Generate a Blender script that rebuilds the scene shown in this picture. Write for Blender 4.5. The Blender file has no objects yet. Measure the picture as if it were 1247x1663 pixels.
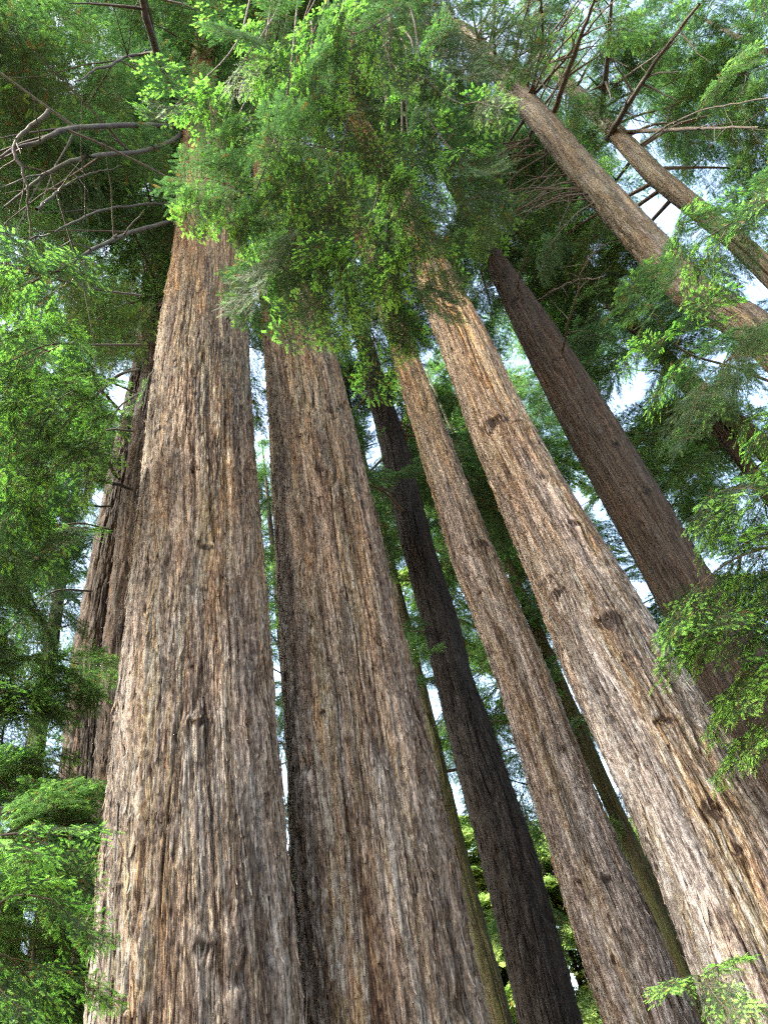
import bpy, math, random
import numpy as np
from mathutils import Matrix, Vector

R = math.radians
rng = np.random.default_rng(11)
random.seed(5)
scene = bpy.context.scene
COL = scene.collection

# ------------------------------------------------------------------ camera
F, W0, H0 = 1250.0, 1247.0, 1663.0          # focal length and frame in photo pixels
ZX, ZY = 310.0, -400.0                      # where the tall trunks converge (zenith)
CAM = np.array([0.0, 0.0, 1.6])
_dx, _dy = ZX - W0 / 2, H0 / 2 - ZY
_D = math.hypot(_dx, _dy)
PITCH = math.pi / 2 - math.atan(_D / F)
_a, _b = _dx / _D, _dy / _D
FWD = np.array([0, math.cos(PITCH), math.sin(PITCH)])
_u0 = np.array([0, -math.sin(PITCH), math.cos(PITCH)])
_r0 = np.array([1.0, 0, 0])
RGT = _b * _r0 + _a * _u0
UPV = -_a * _r0 + _b * _u0
cd = bpy.data.cameras.new('camera')
cd.sensor_fit = 'VERTICAL'
cd.sensor_height = 36.0
cd.lens = 36.0 * F / H0
cd.clip_start, cd.clip_end = 0.05, 5000
cam = bpy.data.objects.new('camera', cd)
COL.objects.link(cam)
m = Matrix.Identity(4)
for i in range(3):
    m[i][0], m[i][1], m[i][2], m[i][3] = RGT[i], UPV[i], -FWD[i], CAM[i]
cam.matrix_world = m
scene.camera = cam

# ------------------------------------------------------------------ light
SUN_AZ, SUN_EL = -128.0, 50.0               # compass from +Y clockwise: behind the camera, to its left
SUN_STRENGTH, SKY_STRENGTH, EXPOSURE = 2.0, 0.15, 2.9
world = bpy.data.worlds.new('World')
scene.world = world
world.use_nodes = True
nt = world.node_tree
sky = nt.nodes.new('ShaderNodeTexSky')
sky.sky_type = 'NISHITA'
sky.sun_disc = False
sky.sun_elevation = R(SUN_EL)
sky.sun_rotation = R(SUN_AZ)
sky.air_density, sky.dust_density, sky.ozone_density = 1.6, 6.0, 0.6
bg = nt.nodes['Background']
bg.inputs['Strength'].default_value = SKY_STRENGTH
nt.links.new(sky.outputs[0], bg.inputs[0])
sd = bpy.data.lights.new('sun', 'SUN')
sd.energy = SUN_STRENGTH
sd.angle = R(10)
sd.color = (1.0, 0.96, 0.89)
sun = bpy.data.objects.new('sun', sd)
COL.objects.link(sun)
to_sun = Vector((math.sin(R(SUN_AZ)) * math.cos(R(SUN_EL)), math.cos(R(SUN_AZ)) * math.cos(R(SUN_EL)), math.sin(R(SUN_EL))))
sun.rotation_euler = to_sun.to_track_quat('Z', 'Y').to_euler()
sun.location = (-6, -14, 22)
vs = scene.view_settings
vs.view_transform, vs.look, vs.gamma, vs.exposure = 'Standard', 'None', 1.0, EXPOSURE
vs.use_curve_mapping = False
scene.render.film_transparent = False
cy = scene.cycles
cy.max_bounces, cy.diffuse_bounces, cy.glossy_bounces, cy.transmission_bounces = 5, 4, 1, 4
cy.use_denoising = False
cy.sample_clamp_indirect = 0.35
cy.pixel_filter_type = 'BLACKMAN_HARRIS'
cy.filter_width = 1.3
scene.render.use_persistent_data = False
cy.caustics_reflective = cy.caustics_refractive = False


# ------------------------------------------------------------------ helpers
def ray(px, py):
    v = FWD + (px - W0 / 2) / F * RGT + (H0 / 2 - py) / F * UPV
    return v / np.linalg.norm(v)


def at(px, py, d):
    """the point d metres from the camera seen at that place of the photo"""
    return CAM + ray(px, py) * d


def ath(px, py, h):
    """the same at horizontal distance h"""
    v = ray(px, py)
    return CAM + v * (h / math.hypot(v[0], v[1]))


def project(p):
    v = np.asarray(p) - CAM
    z = v @ FWD
    return np.stack([W0 / 2 + F * (v @ RGT) / z, H0 / 2 - F * (v @ UPV) / z], -1), z


def tag(o, label=None, cat=None, group=None, kind=None):
    if label: o['label'] = label
    if cat: o['category'] = cat
    if group: o['group'] = group
    if kind: o['kind'] = kind
    return o


def empty(name, loc=(0, 0, 0), parent=None):
    o = bpy.data.objects.new(name, None)
    COL.objects.link(o)
    o.empty_display_size = 0.3
    if parent is not None:
        o.parent = parent
    o.location = loc
    return o


def make_mesh(name, verts, quads=None, tris=None, attrs=None, mats=(), mat_idx=None, smooth=False):
    me = bpy.data.meshes.new(name)
    verts = np.asarray(verts, np.float32)
    q = np.zeros((0, 4), np.int32) if quads is None else np.asarray(quads, np.int32)
    t = np.zeros((0, 3), np.int32) if tris is None else np.asarray(tris, np.int32)
    nl = q.size + t.size
    me.vertices.add(len(verts))
    me.vertices.foreach_set('co', verts.ravel())
    me.loops.add(nl)
    me.loops.foreach_set('vertex_index', np.concatenate([q.ravel(), t.ravel()]))
    npoly = len(q) + len(t)
    me.polygons.add(npoly)
    starts = np.concatenate([np.arange(len(q)) * 4, q.size + np.arange(len(t)) * 3]).astype(np.int32)
    me.polygons.foreach_set('loop_start', starts)
    if smooth:
        me.polygons.foreach_set('use_smooth', np.ones(npoly, bool))
    if mat_idx is not None:
        me.polygons.foreach_set('material_index', np.asarray(mat_idx, np.int32))
    for k, a in (attrs or {}).items():
        a = np.asarray(a, np.float32)
        if a.ndim == 1:
            me.attributes.new(k, 'FLOAT', 'POINT').data.foreach_set('value', a)
        else:
            me.attributes.new(k, 'FLOAT_VECTOR', 'POINT').data.foreach_set('vector', a.ravel())
    for mt in mats:
        me.materials.append(mt)
    me.update(calc_edges=True)
    return me


def add(name, me, parent=None):
    o = bpy.data.objects.new(name, me)
    COL.objects.link(o)
    if parent is not None:
        o.parent = parent
    return o


def unit(v):
    v = np.asarray(v, float)
    return v / (np.linalg.norm(v, axis=-1, keepdims=True) + 1e-12)


# --- numpy noise
def _hash(ix, iy, iz, seed):
    h = (ix.astype(np.int64) * 374761393 + iy.astype(np.int64) * 668265263 + iz.astype(np.int64) * 2147483647 + seed * 974634777) & 0xFFFFFFFF
    h = ((h ^ (h >> 13)) * 1274126177) & 0xFFFFFFFF
    h = ((h ^ (h >> 16)) * 2246822519) & 0xFFFFFFFF
    return ((h ^ (h >> 15)) & 0xFFFFFF) / float(0xFFFFFF)


def noise3(x, y, z, seed=0):
    ix, iy, iz = np.floor(x), np.floor(y), np.floor(z)
    fx, fy, fz = x - ix, y - iy, z - iz
    ix, iy, iz = ix.astype(np.int64), iy.astype(np.int64), iz.astype(np.int64)
    sx, sy, sz = (f * f * f * (f * (f * 6 - 15) + 10) for f in (fx, fy, fz))
    out = 0
    for a in (0, 1):
        wa = sx if a else 1 - sx
        for b in (0, 1):
            wb = sy if b else 1 - sy
            for c in (0, 1):
                wc = sz if c else 1 - sz
                out = out + wa * wb * wc * _hash(ix + a, iy + b, iz + c, seed)
    return out * 2 - 1


def worley(u, v, n, seed):
    """2-D cells, wrapping every n cells in u: random number, its second number, border distance, offset from the cell's centre"""
    iu, iv = np.floor(u).astype(np.int64), np.floor(v).astype(np.int64)
    f1 = np.full(u.shape, 9.0)
    f2 = np.full(u.shape, 9.0)
    h1 = np.zeros(u.shape); h2 = np.zeros(u.shape); dv = np.zeros(u.shape)
    zero = np.zeros_like(iu)
    for a in (-1, 0, 1):
        for b in (-1, 0, 1):
            cu, cv = iu + a, iv + b
            wu = np.mod(cu, n)
            px = cu + 0.15 + 0.7 * _hash(wu, cv, zero, seed)
            py = cv + 0.05 + 0.9 * _hash(wu, cv, zero, seed + 1)
            d = np.maximum(np.abs(u - px) * 1.0, 0) ** 1.6 + np.abs((v - py) * 0.8) ** 1.6
            near = d < f1
            f2 = np.where(near, f1, np.minimum(f2, d))
            h1 = np.where(near, _hash(wu, cv, zero, seed + 2), h1)
            h2 = np.where(near, _hash(wu, cv, zero, seed + 3), h2)
            dv = np.where(near, v - py, dv)
            f1 = np.where(near, d, f1)
    return h1, h2, f2 - f1, dv


def sstep(a, b, x):
    t = np.clip((x - a) / (b - a), 0, 1)
    return t * t * (3 - 2 * t)


# ------------------------------------------------------------------ materials
def new_mat(name):
    mt = bpy.data.materials.new(name)
    mt.use_nodes = True
    n = mt.node_tree
    for x in list(n.nodes):
        n.nodes.remove(x)
    out = n.nodes.new('ShaderNodeOutputMaterial')
    return mt, n, out


def N(n, typ, **kw):
    x = n.nodes.new(typ)
    for k, v in kw.items():
        if k in x.inputs.keys():
            x.inputs[k].default_value = v
        else:
            setattr(x, k, v)
    return x


def ramp(n, fac, stops, interp='LINEAR'):
    x = n.nodes.new('ShaderNodeValToRGB')
    cr = x.color_ramp
    cr.interpolation = interp
    while len(cr.elements) < len(stops):
        cr.elements.new(0.5)
    for e, (p, c) in zip(cr.elements, stops):
        e.position = p
        e.color = (*c, 1) if len(c) == 3 else c
    n.links.new(fac, x.inputs[0])
    return x.outputs[0]


def mixc(n, fac, a, b, mode='MIX'):
    x = n.nodes.new('ShaderNodeMix')
    x.data_type = 'RGBA'
    x.blend_type = mode
    for sock, val in ((0, fac), (6, a), (7, b)):
        if isinstance(val, (int, float)):
            x.inputs[sock].default_value = val
        elif isinstance(val, tuple):
            x.inputs[sock].default_value = (*val, 1)
        else:
            n.links.new(val, x.inputs[sock])
    return x.outputs[2]


def mathn(n, op, a, b=None, clamp=False):
    x = n.nodes.new('ShaderNodeMath')
    x.operation = op
    x.use_clamp = clamp
    for i, v in enumerate((a, b)):
        if v is None: continue
        if isinstance(v, (int, float)):
            x.inputs[i].default_value = v
        else:
            n.links.new(v, x.inputs[i])
    return x.outputs[0]


def bark_material(name, gain=1.0, tint=(1, 1, 1), grey=0.35, moss=0.0, warm_light=0.0):
    """stringy redwood bark: per-plate colour from the mesh, fibres and weathering from noise stretched along the trunk"""
    mt, n, out = new_mat(name)
    bk = N(n, 'ShaderNodeAttribute', attribute_name='bk').outputs['Vector']
    pa = N(n, 'ShaderNodeAttribute', attribute_name='plate_a').outputs['Fac']
    pb = N(n, 'ShaderNodeAttribute', attribute_name='plate_b').outputs['Fac']

    def noi(scale, detail, rough=0.6, dist=0.0):
        t = N(n, 'ShaderNodeTexNoise')
        t.inputs['Scale'].default_value = scale
        t.inputs['Detail'].default_value = detail
        t.inputs['Roughness'].default_value = rough
        t.inputs['Distortion'].default_value = dist
        n.links.new(bk, t.inputs['Vector'])
        return t.outputs['Fac']
    fib = noi(42, 5, 0.7, 0.2)
    fib2 = noi(130, 4, 0.75, 0.1)
    mid = noi(9, 4, 0.6, 0.8)
    low = noi(2.2, 3, 0.55)
    low2 = noi(3.1, 3, 0.6, 1.0)
    patch = noi(5.5, 3, 0.5, 0.4)
    mp = N(n, 'ShaderNodeMapping')
    mp.inputs['Scale'].default_value = (1, 1, 4.5)
    n.links.new(bk, mp.inputs['Vector'])
    ch = N(n, 'ShaderNodeTexNoise')
    for k_, v_ in (('Scale', 36), ('Detail', 6), ('Roughness', 0.68), ('Distortion', 0.35)):
        ch.inputs[k_].default_value = v_
    n.links.new(mp.outputs[0], ch.inputs['Vector'])
    chip = ch.outputs['Fac']
    v = mathn(n, 'ADD', mathn(n, 'MULTIPLY', pa, 0.36), mathn(n, 'MULTIPLY', fib, 0.70))
    v = mathn(n, 'ADD', v, mathn(n, 'MULTIPLY', mathn(n, 'SUBTRACT', mid, 0.5), 0.75))
    v = mathn(n, 'ADD', v, mathn(n, 'MULTIPLY', mathn(n, 'SUBTRACT', chip, 0.5), 0.95))
    v = mathn(n, 'ADD', v, 0.03)
    v = mathn(n, 'ADD', v, mathn(n, 'MULTIPLY', mathn(n, 'SUBTRACT', fib2, 0.5), 0.8))
    v = mathn(n, 'ADD', v, mathn(n, 'MULTIPLY', mathn(n, 'SUBTRACT', patch, 0.5), 0.55))
    v = mathn(n, 'ADD', mathn(n, 'MULTIPLY', mathn(n, 'SUBTRACT', v, 0.55), 1.35), 0.55)
    g = gain
    # weathered grey-purple outer plates; tan inner bark shows where they have come away
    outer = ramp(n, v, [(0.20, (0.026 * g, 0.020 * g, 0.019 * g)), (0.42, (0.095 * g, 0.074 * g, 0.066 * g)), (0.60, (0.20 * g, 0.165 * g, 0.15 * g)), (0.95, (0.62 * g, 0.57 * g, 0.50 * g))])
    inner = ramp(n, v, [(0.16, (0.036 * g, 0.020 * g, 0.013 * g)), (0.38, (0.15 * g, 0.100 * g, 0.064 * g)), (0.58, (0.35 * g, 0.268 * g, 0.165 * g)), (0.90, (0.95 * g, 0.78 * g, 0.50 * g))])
    hh = mathn(n, 'ADD', pa, mathn(n, 'MULTIPLY', mathn(n, 'SUBTRACT', mid, 0.5), 1.1))
    hh = mathn(n, 'ADD', hh, mathn(n, 'MULTIPLY', mathn(n, 'SUBTRACT', chip, 0.5), 0.6))
    c = mixc(n, ramp(n, hh, [(0.38, (1, 1, 1)), (0.62, (0, 0, 0))]), outer, inner)
    # bands of orange-tan and of green-grey bark, each a hand wide and long
    band = noi(4.2, 2, 0.5, 0.9)
    c = mixc(n, ramp(n, band, [(0.50, (0, 0, 0)), (0.66, (0.75, 0.75, 0.75))]), c, mixc(n, 1.0, c, (1.20, 0.95, 0.70), 'MULTIPLY'))
    c = mixc(n, ramp(n, band, [(0.36, (0.85, 0.85, 0.85)), (0.50, (0, 0, 0))]), c, mixc(n, 1.0, c, (0.80, 0.88, 0.94), 'MULTIPLY'))
    lich = noi(15, 4, 0.6, 0.6)     # thin pale grey-green lichen streaks
    c = mixc(n, ramp(n, lich, [(0.60, (0, 0, 0)), (0.70, (0.55, 0.55, 0.55))]), c, (0.42 * g, 0.43 * g, 0.36 * g))
    # reddish inner bark where plates came off
    red = mathn(n, 'MULTIPLY', ramp(n, pb, [(0.66, (0, 0, 0)), (0.8, (1, 1, 1))]), 0.35)
    c = mixc(n, red, c, mixc(n, 1.0, c, (1.12, 0.72, 0.52), 'MULTIPLY'))
    # weathered silver-grey and faint purple areas
    gm = mathn(n, 'MULTIPLY', ramp(n, low, [(0.42, (0, 0, 0)), (0.62, (1, 1, 1))]), grey)
    hsv = N(n, 'ShaderNodeHueSaturation')
    hsv.inputs['Saturation'].default_value = 0.22
    hsv.inputs['Value'].default_value = 1.05
    n.links.new(c, hsv.inputs['Color'])
    c = mixc(n, gm, c, mixc(n, 1.0, hsv.outputs[0], (1.0, 0.96, 1.0), 'MULTIPLY'))
    # dark resin and wet patches with shapes of their own
    dk = mathn(n, 'MULTIPLY', ramp(n, low2, [(0.55, (0, 0, 0)), (0.72, (1, 1, 1))]), 0.5)
    c = mixc(n, dk, c, mixc(n, 1.0, c, (0.52, 0.45, 0.42), 'MULTIPLY'))
    if warm_light > 0:   # warm light through the foliage, painted in, stronger towards the top of the bole
        sx = N(n, 'ShaderNodeSeparateXYZ')
        n.links.new(bk, sx.inputs[0])
        zz = ramp(n, mathn(n, 'MULTIPLY', sx.outputs[2], 0.51), [(0.30, (0, 0, 0)), (0.75, (1, 1, 1))])
        ym = mathn(n, 'MULTIPLY', mathn(n, 'MULTIPLY', zz, ramp(n, mid, [(0.35, (0.3, 0.3, 0.3)), (0.65, (1, 1, 1))])), warm_light)
        c = mixc(n, ym, c, mixc(n, 1.0, c, (1.60, 1.18, 0.50), 'MULTIPLY'))
    if moss > 0:
        mm = mathn(n, 'MULTIPLY', ramp(n, low2, [(0.38, (0, 0, 0)), (0.6, (1, 1, 1))]), moss)
        c = mixc(n, mm, c, (0.07, 0.085, 0.03))
    c = mixc(n, 1.0, c, tint, 'MULTIPLY')
    b = N(n, 'ShaderNodeBsdfPrincipled')
    b.inputs['Roughness'].default_value = 0.82
    b.inputs['Specular IOR Level'].default_value = 0.25
    n.links.new(c, b.inputs['Base Color'])
    hgt = mathn(n, 'ADD', mathn(n, 'ADD', mathn(n, 'MULTIPLY', fib, 0.7), mathn(n, 'MULTIPLY', chip, 0.8)), mathn(n, 'MULTIPLY', fib2, 0.4))
    bp = N(n, 'ShaderNodeBump')
    bp.inputs['Strength'].default_value = 1.0
    bp.inputs['Distance'].default_value = 0.014
    n.links.new(hgt, bp.inputs['Height'])
    n.links.new(bp.outputs[0], b.inputs['Normal'])
    n.links.new(b.outputs[0], out.inputs[0])
    return mt


def wood_material(name, c0, c1, moss=0.25):
    mt, n, out = new_mat(name)
    tc = N(n, 'ShaderNodeNewGeometry').outputs['Position']
    t = N(n, 'ShaderNodeTexNoise')
    t.inputs['Scale'].default_value = 14
    t.inputs['Detail'].default_value = 5
    n.links.new(tc, t.inputs['Vector'])
    c = ramp(n, t.outputs['Fac'], [(0.3, c0), (0.7, c1)])
    t2 = N(n, 'ShaderNodeTexNoise')
    t2.inputs['Scale'].default_value = 3
    n.links.new(tc, t2.inputs['Vector'])
    c = mixc(n, mathn(n, 'MULTIPLY', ramp(n, t2.outputs['Fac'], [(0.45, (0, 0, 0)), (0.6, (1, 1, 1))]), moss), c, (0.07, 0.09, 0.035))
    b = N(n, 'ShaderNodeBsdfPrincipled')
    b.inputs['Roughness'].default_value = 0.85
    n.links.new(c, b.inputs['Base Color'])
    bp = N(n, 'ShaderNodeBump')
    bp.inputs['Distance'].default_value = 0.02
    n.links.new(t.outputs['Fac'], bp.inputs['Height'])
    n.links.new(bp.outputs[0], b.inputs['Normal'])
    n.links.new(b.outputs[0], out.inputs[0])
    return mt


def leaf_material(name, d0, d1, t0, t1, trans=0.45, rough=0.5, spec=0.25):
    """needles: attribute 'tip' marks this spring's growth, 'tone' varies from twig to twig"""
    mt, n, out = new_mat(name)
    tip = N(n, 'ShaderNodeAttribute', attribute_name='tip').outputs['Fac']
    tone = N(n, 'ShaderNodeAttribute', attribute_name='tone').outputs['Fac']
    rnd = N(n, 'ShaderNodeObjectInfo').outputs['Random']
    f = mathn(n, 'ADD', mathn(n, 'MULTIPLY', tone, 0.65), mathn(n, 'MULTIPLY', rnd, 0.35))
    c = mixc(n, tip, mixc(n, f, d0, d1), mixc(n, f, t0, t1))
    c = mixc(n, ramp(n, tone, [(0.012, (1, 1, 1)), (0.02, (0, 0, 0))]), c, (0.16, 0.085, 0.035))   # a few dead brown sprigs
    b = N(n, 'ShaderNodeBsdfPrincipled')
    b.inputs['Roughness'].default_value = rough
    b.inputs['Specular IOR Level'].default_value = spec
    n.links.new(c, b.inputs['Base Color'])
    tr = N(n, 'ShaderNodeBsdfTranslucent')
    n.links.new(mixc(n, 1.0, c, (1.15, 1.5, 1.0), 'MULTIPLY'), tr.inputs['Color'])
    mx = N(n, 'ShaderNodeMixShader')
    mx.inputs[0].default_value = trans
    n.links.new(b.outputs[0], mx.inputs[1])
    n.links.new(tr.outputs[0], mx.inputs[2])
    n.links.new(mx.outputs[0], out.inputs[0])
    return mt


M_TWIG = wood_material('twig_wood', (0.045, 0.032, 0.018), (0.10, 0.075, 0.04), 0.35)
M_DEAD = wood_material('dead_branch_wood', (0.014, 0.011, 0.010), (0.045, 0.036, 0.030), 0.35)
M_BRANCH = wood_material('branch_wood', (0.03, 0.023, 0.018), (0.08, 0.06, 0.045), 0.3)
M_LEAF_A = leaf_material('redwood_needles_new_growth', (0.016, 0.040, 0.019), (0.034, 0.074, 0.030), (0.15, 0.36, 0.065), (0.30, 0.50, 0.11))
M_LEAF_B = leaf_material('redwood_needles_mature', (0.032, 0.066, 0.032), (0.066, 0.122, 0.050), (0.10, 0.19, 0.05), (0.15, 0.28, 0.06), trans=0.5)
M_LEAF_D = leaf_material('redwood_needles_sunlit', (0.05, 0.10, 0.04), (0.10, 0.17, 0.06), (0.14, 0.25, 0.06), (0.22, 0.33, 0.10), trans=0.55)  # mature needles again, with sunlight put into their colour
M_LEAF_C = leaf_material('broadleaf_foliage', (0.11, 0.17, 0.05), (0.19, 0.25, 0.08), (0.25, 0.33, 0.10), (0.34, 0.40, 0.15), trans=0.55)


# ------------------------------------------------------------------ ground
def build_ground():
    n = 90
    g = np.sinh(np.linspace(-1, 1, n) * 5.2) / math.sinh(5.2) * 900
    X, Y = np.meshgrid(g, g)
    Z = 0.18 * noise3(X * 0.12, Y * 0.12, X * 0, 3) + 0.05 * noise3(X * 0.7, Y * 0.7, X * 0, 4)
    Z *= sstep(1.0, 6.0, np.hypot(X, Y))
    idx = np.arange(n * n).reshape(n, n)
    q = np.stack([idx[:-1, :-1], idx[:-1, 1:], idx[1:, 1:], idx[1:, :-1]], -1).reshape(-1, 4)
    mt, nn, out = new_mat('forest_duff')
    pos = N(nn, 'ShaderNodeNewGeometry').outputs['Position']
    t = N(nn, 'ShaderNodeTexNoise')
    t.inputs['Scale'].default_value = 6
    t.inputs['Detail'].default_value = 8
    nn.links.new(pos, t.inputs['Vector'])
    c = ramp(nn, t.outputs['Fac'], [(0.3, (0.06, 0.038, 0.022)), (0.55, (0.17, 0.11, 0.065)), (0.75, (0.26, 0.18, 0.11))])
    b = N(nn, 'ShaderNodeBsdfPrincipled')
    b.inputs['Roughness'].default_value = 0.95
    nn.links.new(c, b.inputs['Base Color'])
    bp = N(nn, 'ShaderNodeBump')
    bp.inputs['Distance'].default_value = 0.05
    nn.links.new(t.outputs['Fac'], bp.inputs['Height'])
    nn.links.new(bp.outputs[0], b.inputs['Normal'])
    nn.links.new(b.outputs[0], out.inputs[0])
    o = add('ground', make_mesh('ground', np.stack([X, Y, Z], -1).reshape(-1, 3), q, mats=(mt,), smooth=True))
    tag(o, kind='structure')


build_ground()


# ------------------------------------------------------------------ trunks
class Trunk:
    """A bole fitted to (y, left edge x, right edge x) readings from the photo at horizontal distance h."""

    def __init__(self, rows, h, top, seed, furrow=1.0, plate_w=0.06, plate_l=0.42):
        pts, rad = [], []
        for y, xl, xr in rows:
            a = [math.atan2(*(ray(x, y)[:2])) for x in (xl, xr)]
            half = (a[1] - a[0]) / 2
            v = ray((xl + xr) / 2, y)
            az = (a[0] + a[1]) / 2
            el = v[2] / math.hypot(v[0], v[1])
            pts.append((math.sin(az) * h, math.cos(az) * h, CAM[2] + h * el))
            rad.append(h * math.sin(half))
        pts, rad = np.array(pts), np.array(rad)
        o = np.argsort(pts[:, 2])
        pts, rad = pts[o], rad[o]
        z = pts[:, 2]
        self.kx = np.polyfit(z, pts[:, 0], 1)
        self.ky = np.polyfit(z, pts[:, 1], 1)
        rx, ry = pts[:, 0] - np.polyval(self.kx, z), pts[:, 1] - np.polyval(self.ky, z)
        self.zr = np.concatenate([[z[0] - 6], z, [z[-1] + 10]])
        self.rx, self.ry = np.concatenate([[0], rx, [0]]), np.concatenate([[0], ry, [0]])
        s0 = (rad[min(2, len(rad) - 1)] - rad[0]) / (z[min(2, len(rad) - 1)] - z[0] + 1e-6)
        rb = rad[0] - max(-0.06, min(0, s0)) * z[0]
        self.z_tab = np.concatenate([[-0.4], z, [top]])
        self.r_tab = np.concatenate([[rb * 1.05], rad, [0.04]])
        self.top, self.seed, self.h = top, seed, h
        self.R0 = float(np.interp(3, self.z_tab, self.r_tab))
        self.furrow, self.plate_w, self.plate_l = furrow, plate_w, plate_l
        b = self.axis(np.array([0.0]))[0]
        self.base = np.array([b[0], b[1], 0.0])
        self.face = math.atan2(-b[1], -b[0])       # the side towards the camera
        self.knots = []

    def axis(self, z):
        z = np.asarray(z, float)
        return np.stack([np.polyval(self.kx, z) + np.interp(z, self.zr, self.rx),
                         np.polyval(self.ky, z) + np.interp(z, self.zr, self.ry), z], -1)

    def radius(self, z):
        z = np.asarray(z, float)
        acc = 0
        for d, w in ((-1.2, .2), (-.6, .2), (0, .2), (.6, .2), (1.2, .2)):
            acc = acc + w * np.interp(z + d, self.z_tab, self.r_tab)
        return acc * (1 + 0.22 * np.exp(-np.maximum(z, 0) / 0.9))

    def surf(self, th, z):
        """bark surface: points, plate numbers and bark coordinates"""
        r = self.radius(z)
        R0, s = self.R0, self.seed
        th_in = th
        swell = np.zeros_like(r)
        hollow = np.zeros_like(r)
        for kt, kz, ks in self.knots:
            near = np.abs(z - kz) < ks * 7
            if not near.any():
                continue
            dx = (np.mod(th_in[near] - kt + math.pi, 2 * math.pi) - math.pi) * r[near]
            dz = z[near] - kz
            q2 = dx ** 2 + (dz / 1.4) ** 2
            th = th.copy()
            th[near] = th[near] - (dx * ks ** 2 * 0.30 / (q2 + (0.55 * ks) ** 2)) / r[near] * np.exp(-q2 / (3.2 * ks) ** 2)
            lop = 0.35 * noise3(dx / ks * 1.3 + kz, dz / ks * 1.3, dx * 0 + kt * 7, s + 9)
            rr_ = np.sqrt((dx * (0.85 + 0.4 * math.sin(kz * 5))) ** 2 + (dz * (1.25 + 0.35 * math.sin(kz * 9))) ** 2) / ks + lop
            swell[near] += ks * 0.20 * np.exp(-(rr_ / 1.5) ** 2) - ks * 0.30 * np.exp(-(rr_ / 0.55) ** 2)
            hollow[near] = np.maximum(hollow[near], np.exp(-(np.abs(rr_) / 0.75) ** 4))
        cx, cy_ = np.cos(th) * R0, np.sin(th) * R0
        k = r / R0
        wob = noise3(cx * 2.2, cy_ * 2.2, z * 0.9, s + 5)
        wob2 = noise3(cx * 6, cy_ * 6, z * 2.6, s + 6)
        flute = noise3(cx * 1.6, cy_ * 1.6, z * 0.12, s) * 0.6 + noise3(cx * 3.2, cy_ * 3.2, z * 0.25, s + 1) * 0.4
        wob3 = noise3(cx * 14, cy_ * 14, z * 9, s + 7)
        tw = th + (0.04 * wob + 0.010 * wob2 + 0.006 * wob3) / R0
        fr = 1 - np.abs(noise3(np.cos(tw) * R0 * 5.5, np.sin(tw) * R0 * 5.5, z * 0.42, s + 2))
        fr2 = 1 - np.abs(noise3(np.cos(tw) * R0 * 11, np.sin(tw) * R0 * 11, z * 1.1, s + 3))
        n1 = max(8, int(2 * math.pi * R0 / self.plate_w))
        n2 = int(n1 * 2.3)
        u = np.mod(tw / (2 * math.pi), 1.0)
        a1, b1, e1, dv1 = worley(u * n1, (z + 0.10 * wob) / self.plate_l, n1, s + 20)
        a2, b2, e2, dv2 = worley(u * n2, (z + 0.06 * wob2) / (self.plate_l * 0.42), n2, s + 40)
        amp = self.furrow * (0.35 + 0.65 * np.minimum(1, k))
        d = 0.055 * R0 * flute * k
        d -= amp * 0.060 * sstep(0.86, 0.985, fr)
        d -= amp * 0.024 * sstep(0.88, 0.985, fr2)
        d += amp * (0.030 * (a1 - 0.5) + 0.022 * (b1 - 0.6) * dv1 * 1.6 - 0.010 * (1 - sstep(0.0, 0.07, e1)))
        d += amp * (0.016 * (a2 - 0.5) + 0.018 * (b2 - 0.6) * dv2 * 1.6 - 0.006 * (1 - sstep(0.0, 0.10, e2)))
        ax = self.axis(z)
        rr = r + d + swell
        p = ax + np.stack([np.cos(th_in) * rr, np.sin(th_in) * rr, np.zeros_like(rr)], -1)
        bk = np.stack([cx, cy_, z * 0.075], -1)
        return p, np.clip(0.55 * a1 + 0.45 * a2, 0, 1) - 1.1 * hollow, 0.5 * b1 + 0.5 * b2, bk

    def mesh(self, mat, cols, rows_n, z_hi=None):
        # rows are spread so that they are about evenly spaced as seen from eye height
        el = np.linspace(math.atan2(-2.0, self.h), math.atan2(self.top - 1.6, self.h), rows_n)
        z = np.clip(1.6 + self.h * np.tan(el), -0.35, self.top)
        z = np.unique(np.round(z, 4))
        u = np.linspace(-math.pi, math.pi, cols, endpoint=False)
        th = self.face + u - 0.52 * np.sin(u)
        T, Z = np.meshgrid(th, z)
        p, a, b, bk = self.surf(T.ravel(), Z.ravel())
        nr = len(z)
        idx = np.arange(nr * cols).reshape(nr, cols)
        nx = np.roll(idx, -1, 1)
        q = np.stack([idx[:-1], nx[:-1], nx[1:], idx[1:]], -1).reshape(-1, 4)
        return make_mesh('trunk', p - self.base, q, attrs={'plate_a': a, 'plate_b': b, 'bk': bk}, mats=(mat,), smooth=False)

    def strips(self, n, zlo, zhi, lmin, lmax, wmin, wmax, seed, spread=1.75):
        """peeling bark strips: bulged shells fixed at one end and lifting at the other"""
        g = np.random.default_rng(seed)
        el = g.uniform(math.atan2(zlo - 1.6, self.h), math.atan2(zhi - 1.6, self.h), n)
        z0 = 1.6 + self.h * np.tan(el)
        th0 = self.face + g.uniform(-spread, spread, n)
        L = np.exp(g.uniform(math.log(lmin), math.log(lmax), n))
        wd = g.uniform(wmin, wmax, n) * np.clip(L / lmax * 2.2, 0.6, 1.3)
        lift = np.abs(g.normal(0, 1, n)) * 0.016 + 0.005 + (g.random(n) < 0.10) * g.uniform(0.01, 0.05, n)
        endup = g.random(n) < 0.35
        lean = g.normal(0, 0.03, n)
        K, J = 6, 3
        t = np.linspace(0, 1, K)
        j = np.array([-1.0, 0, 1.0])
        prof = np.minimum(1, np.stack([t * 6 + 0.5, (1 - t) * 4 + 0.25], 0).min(0))
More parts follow.
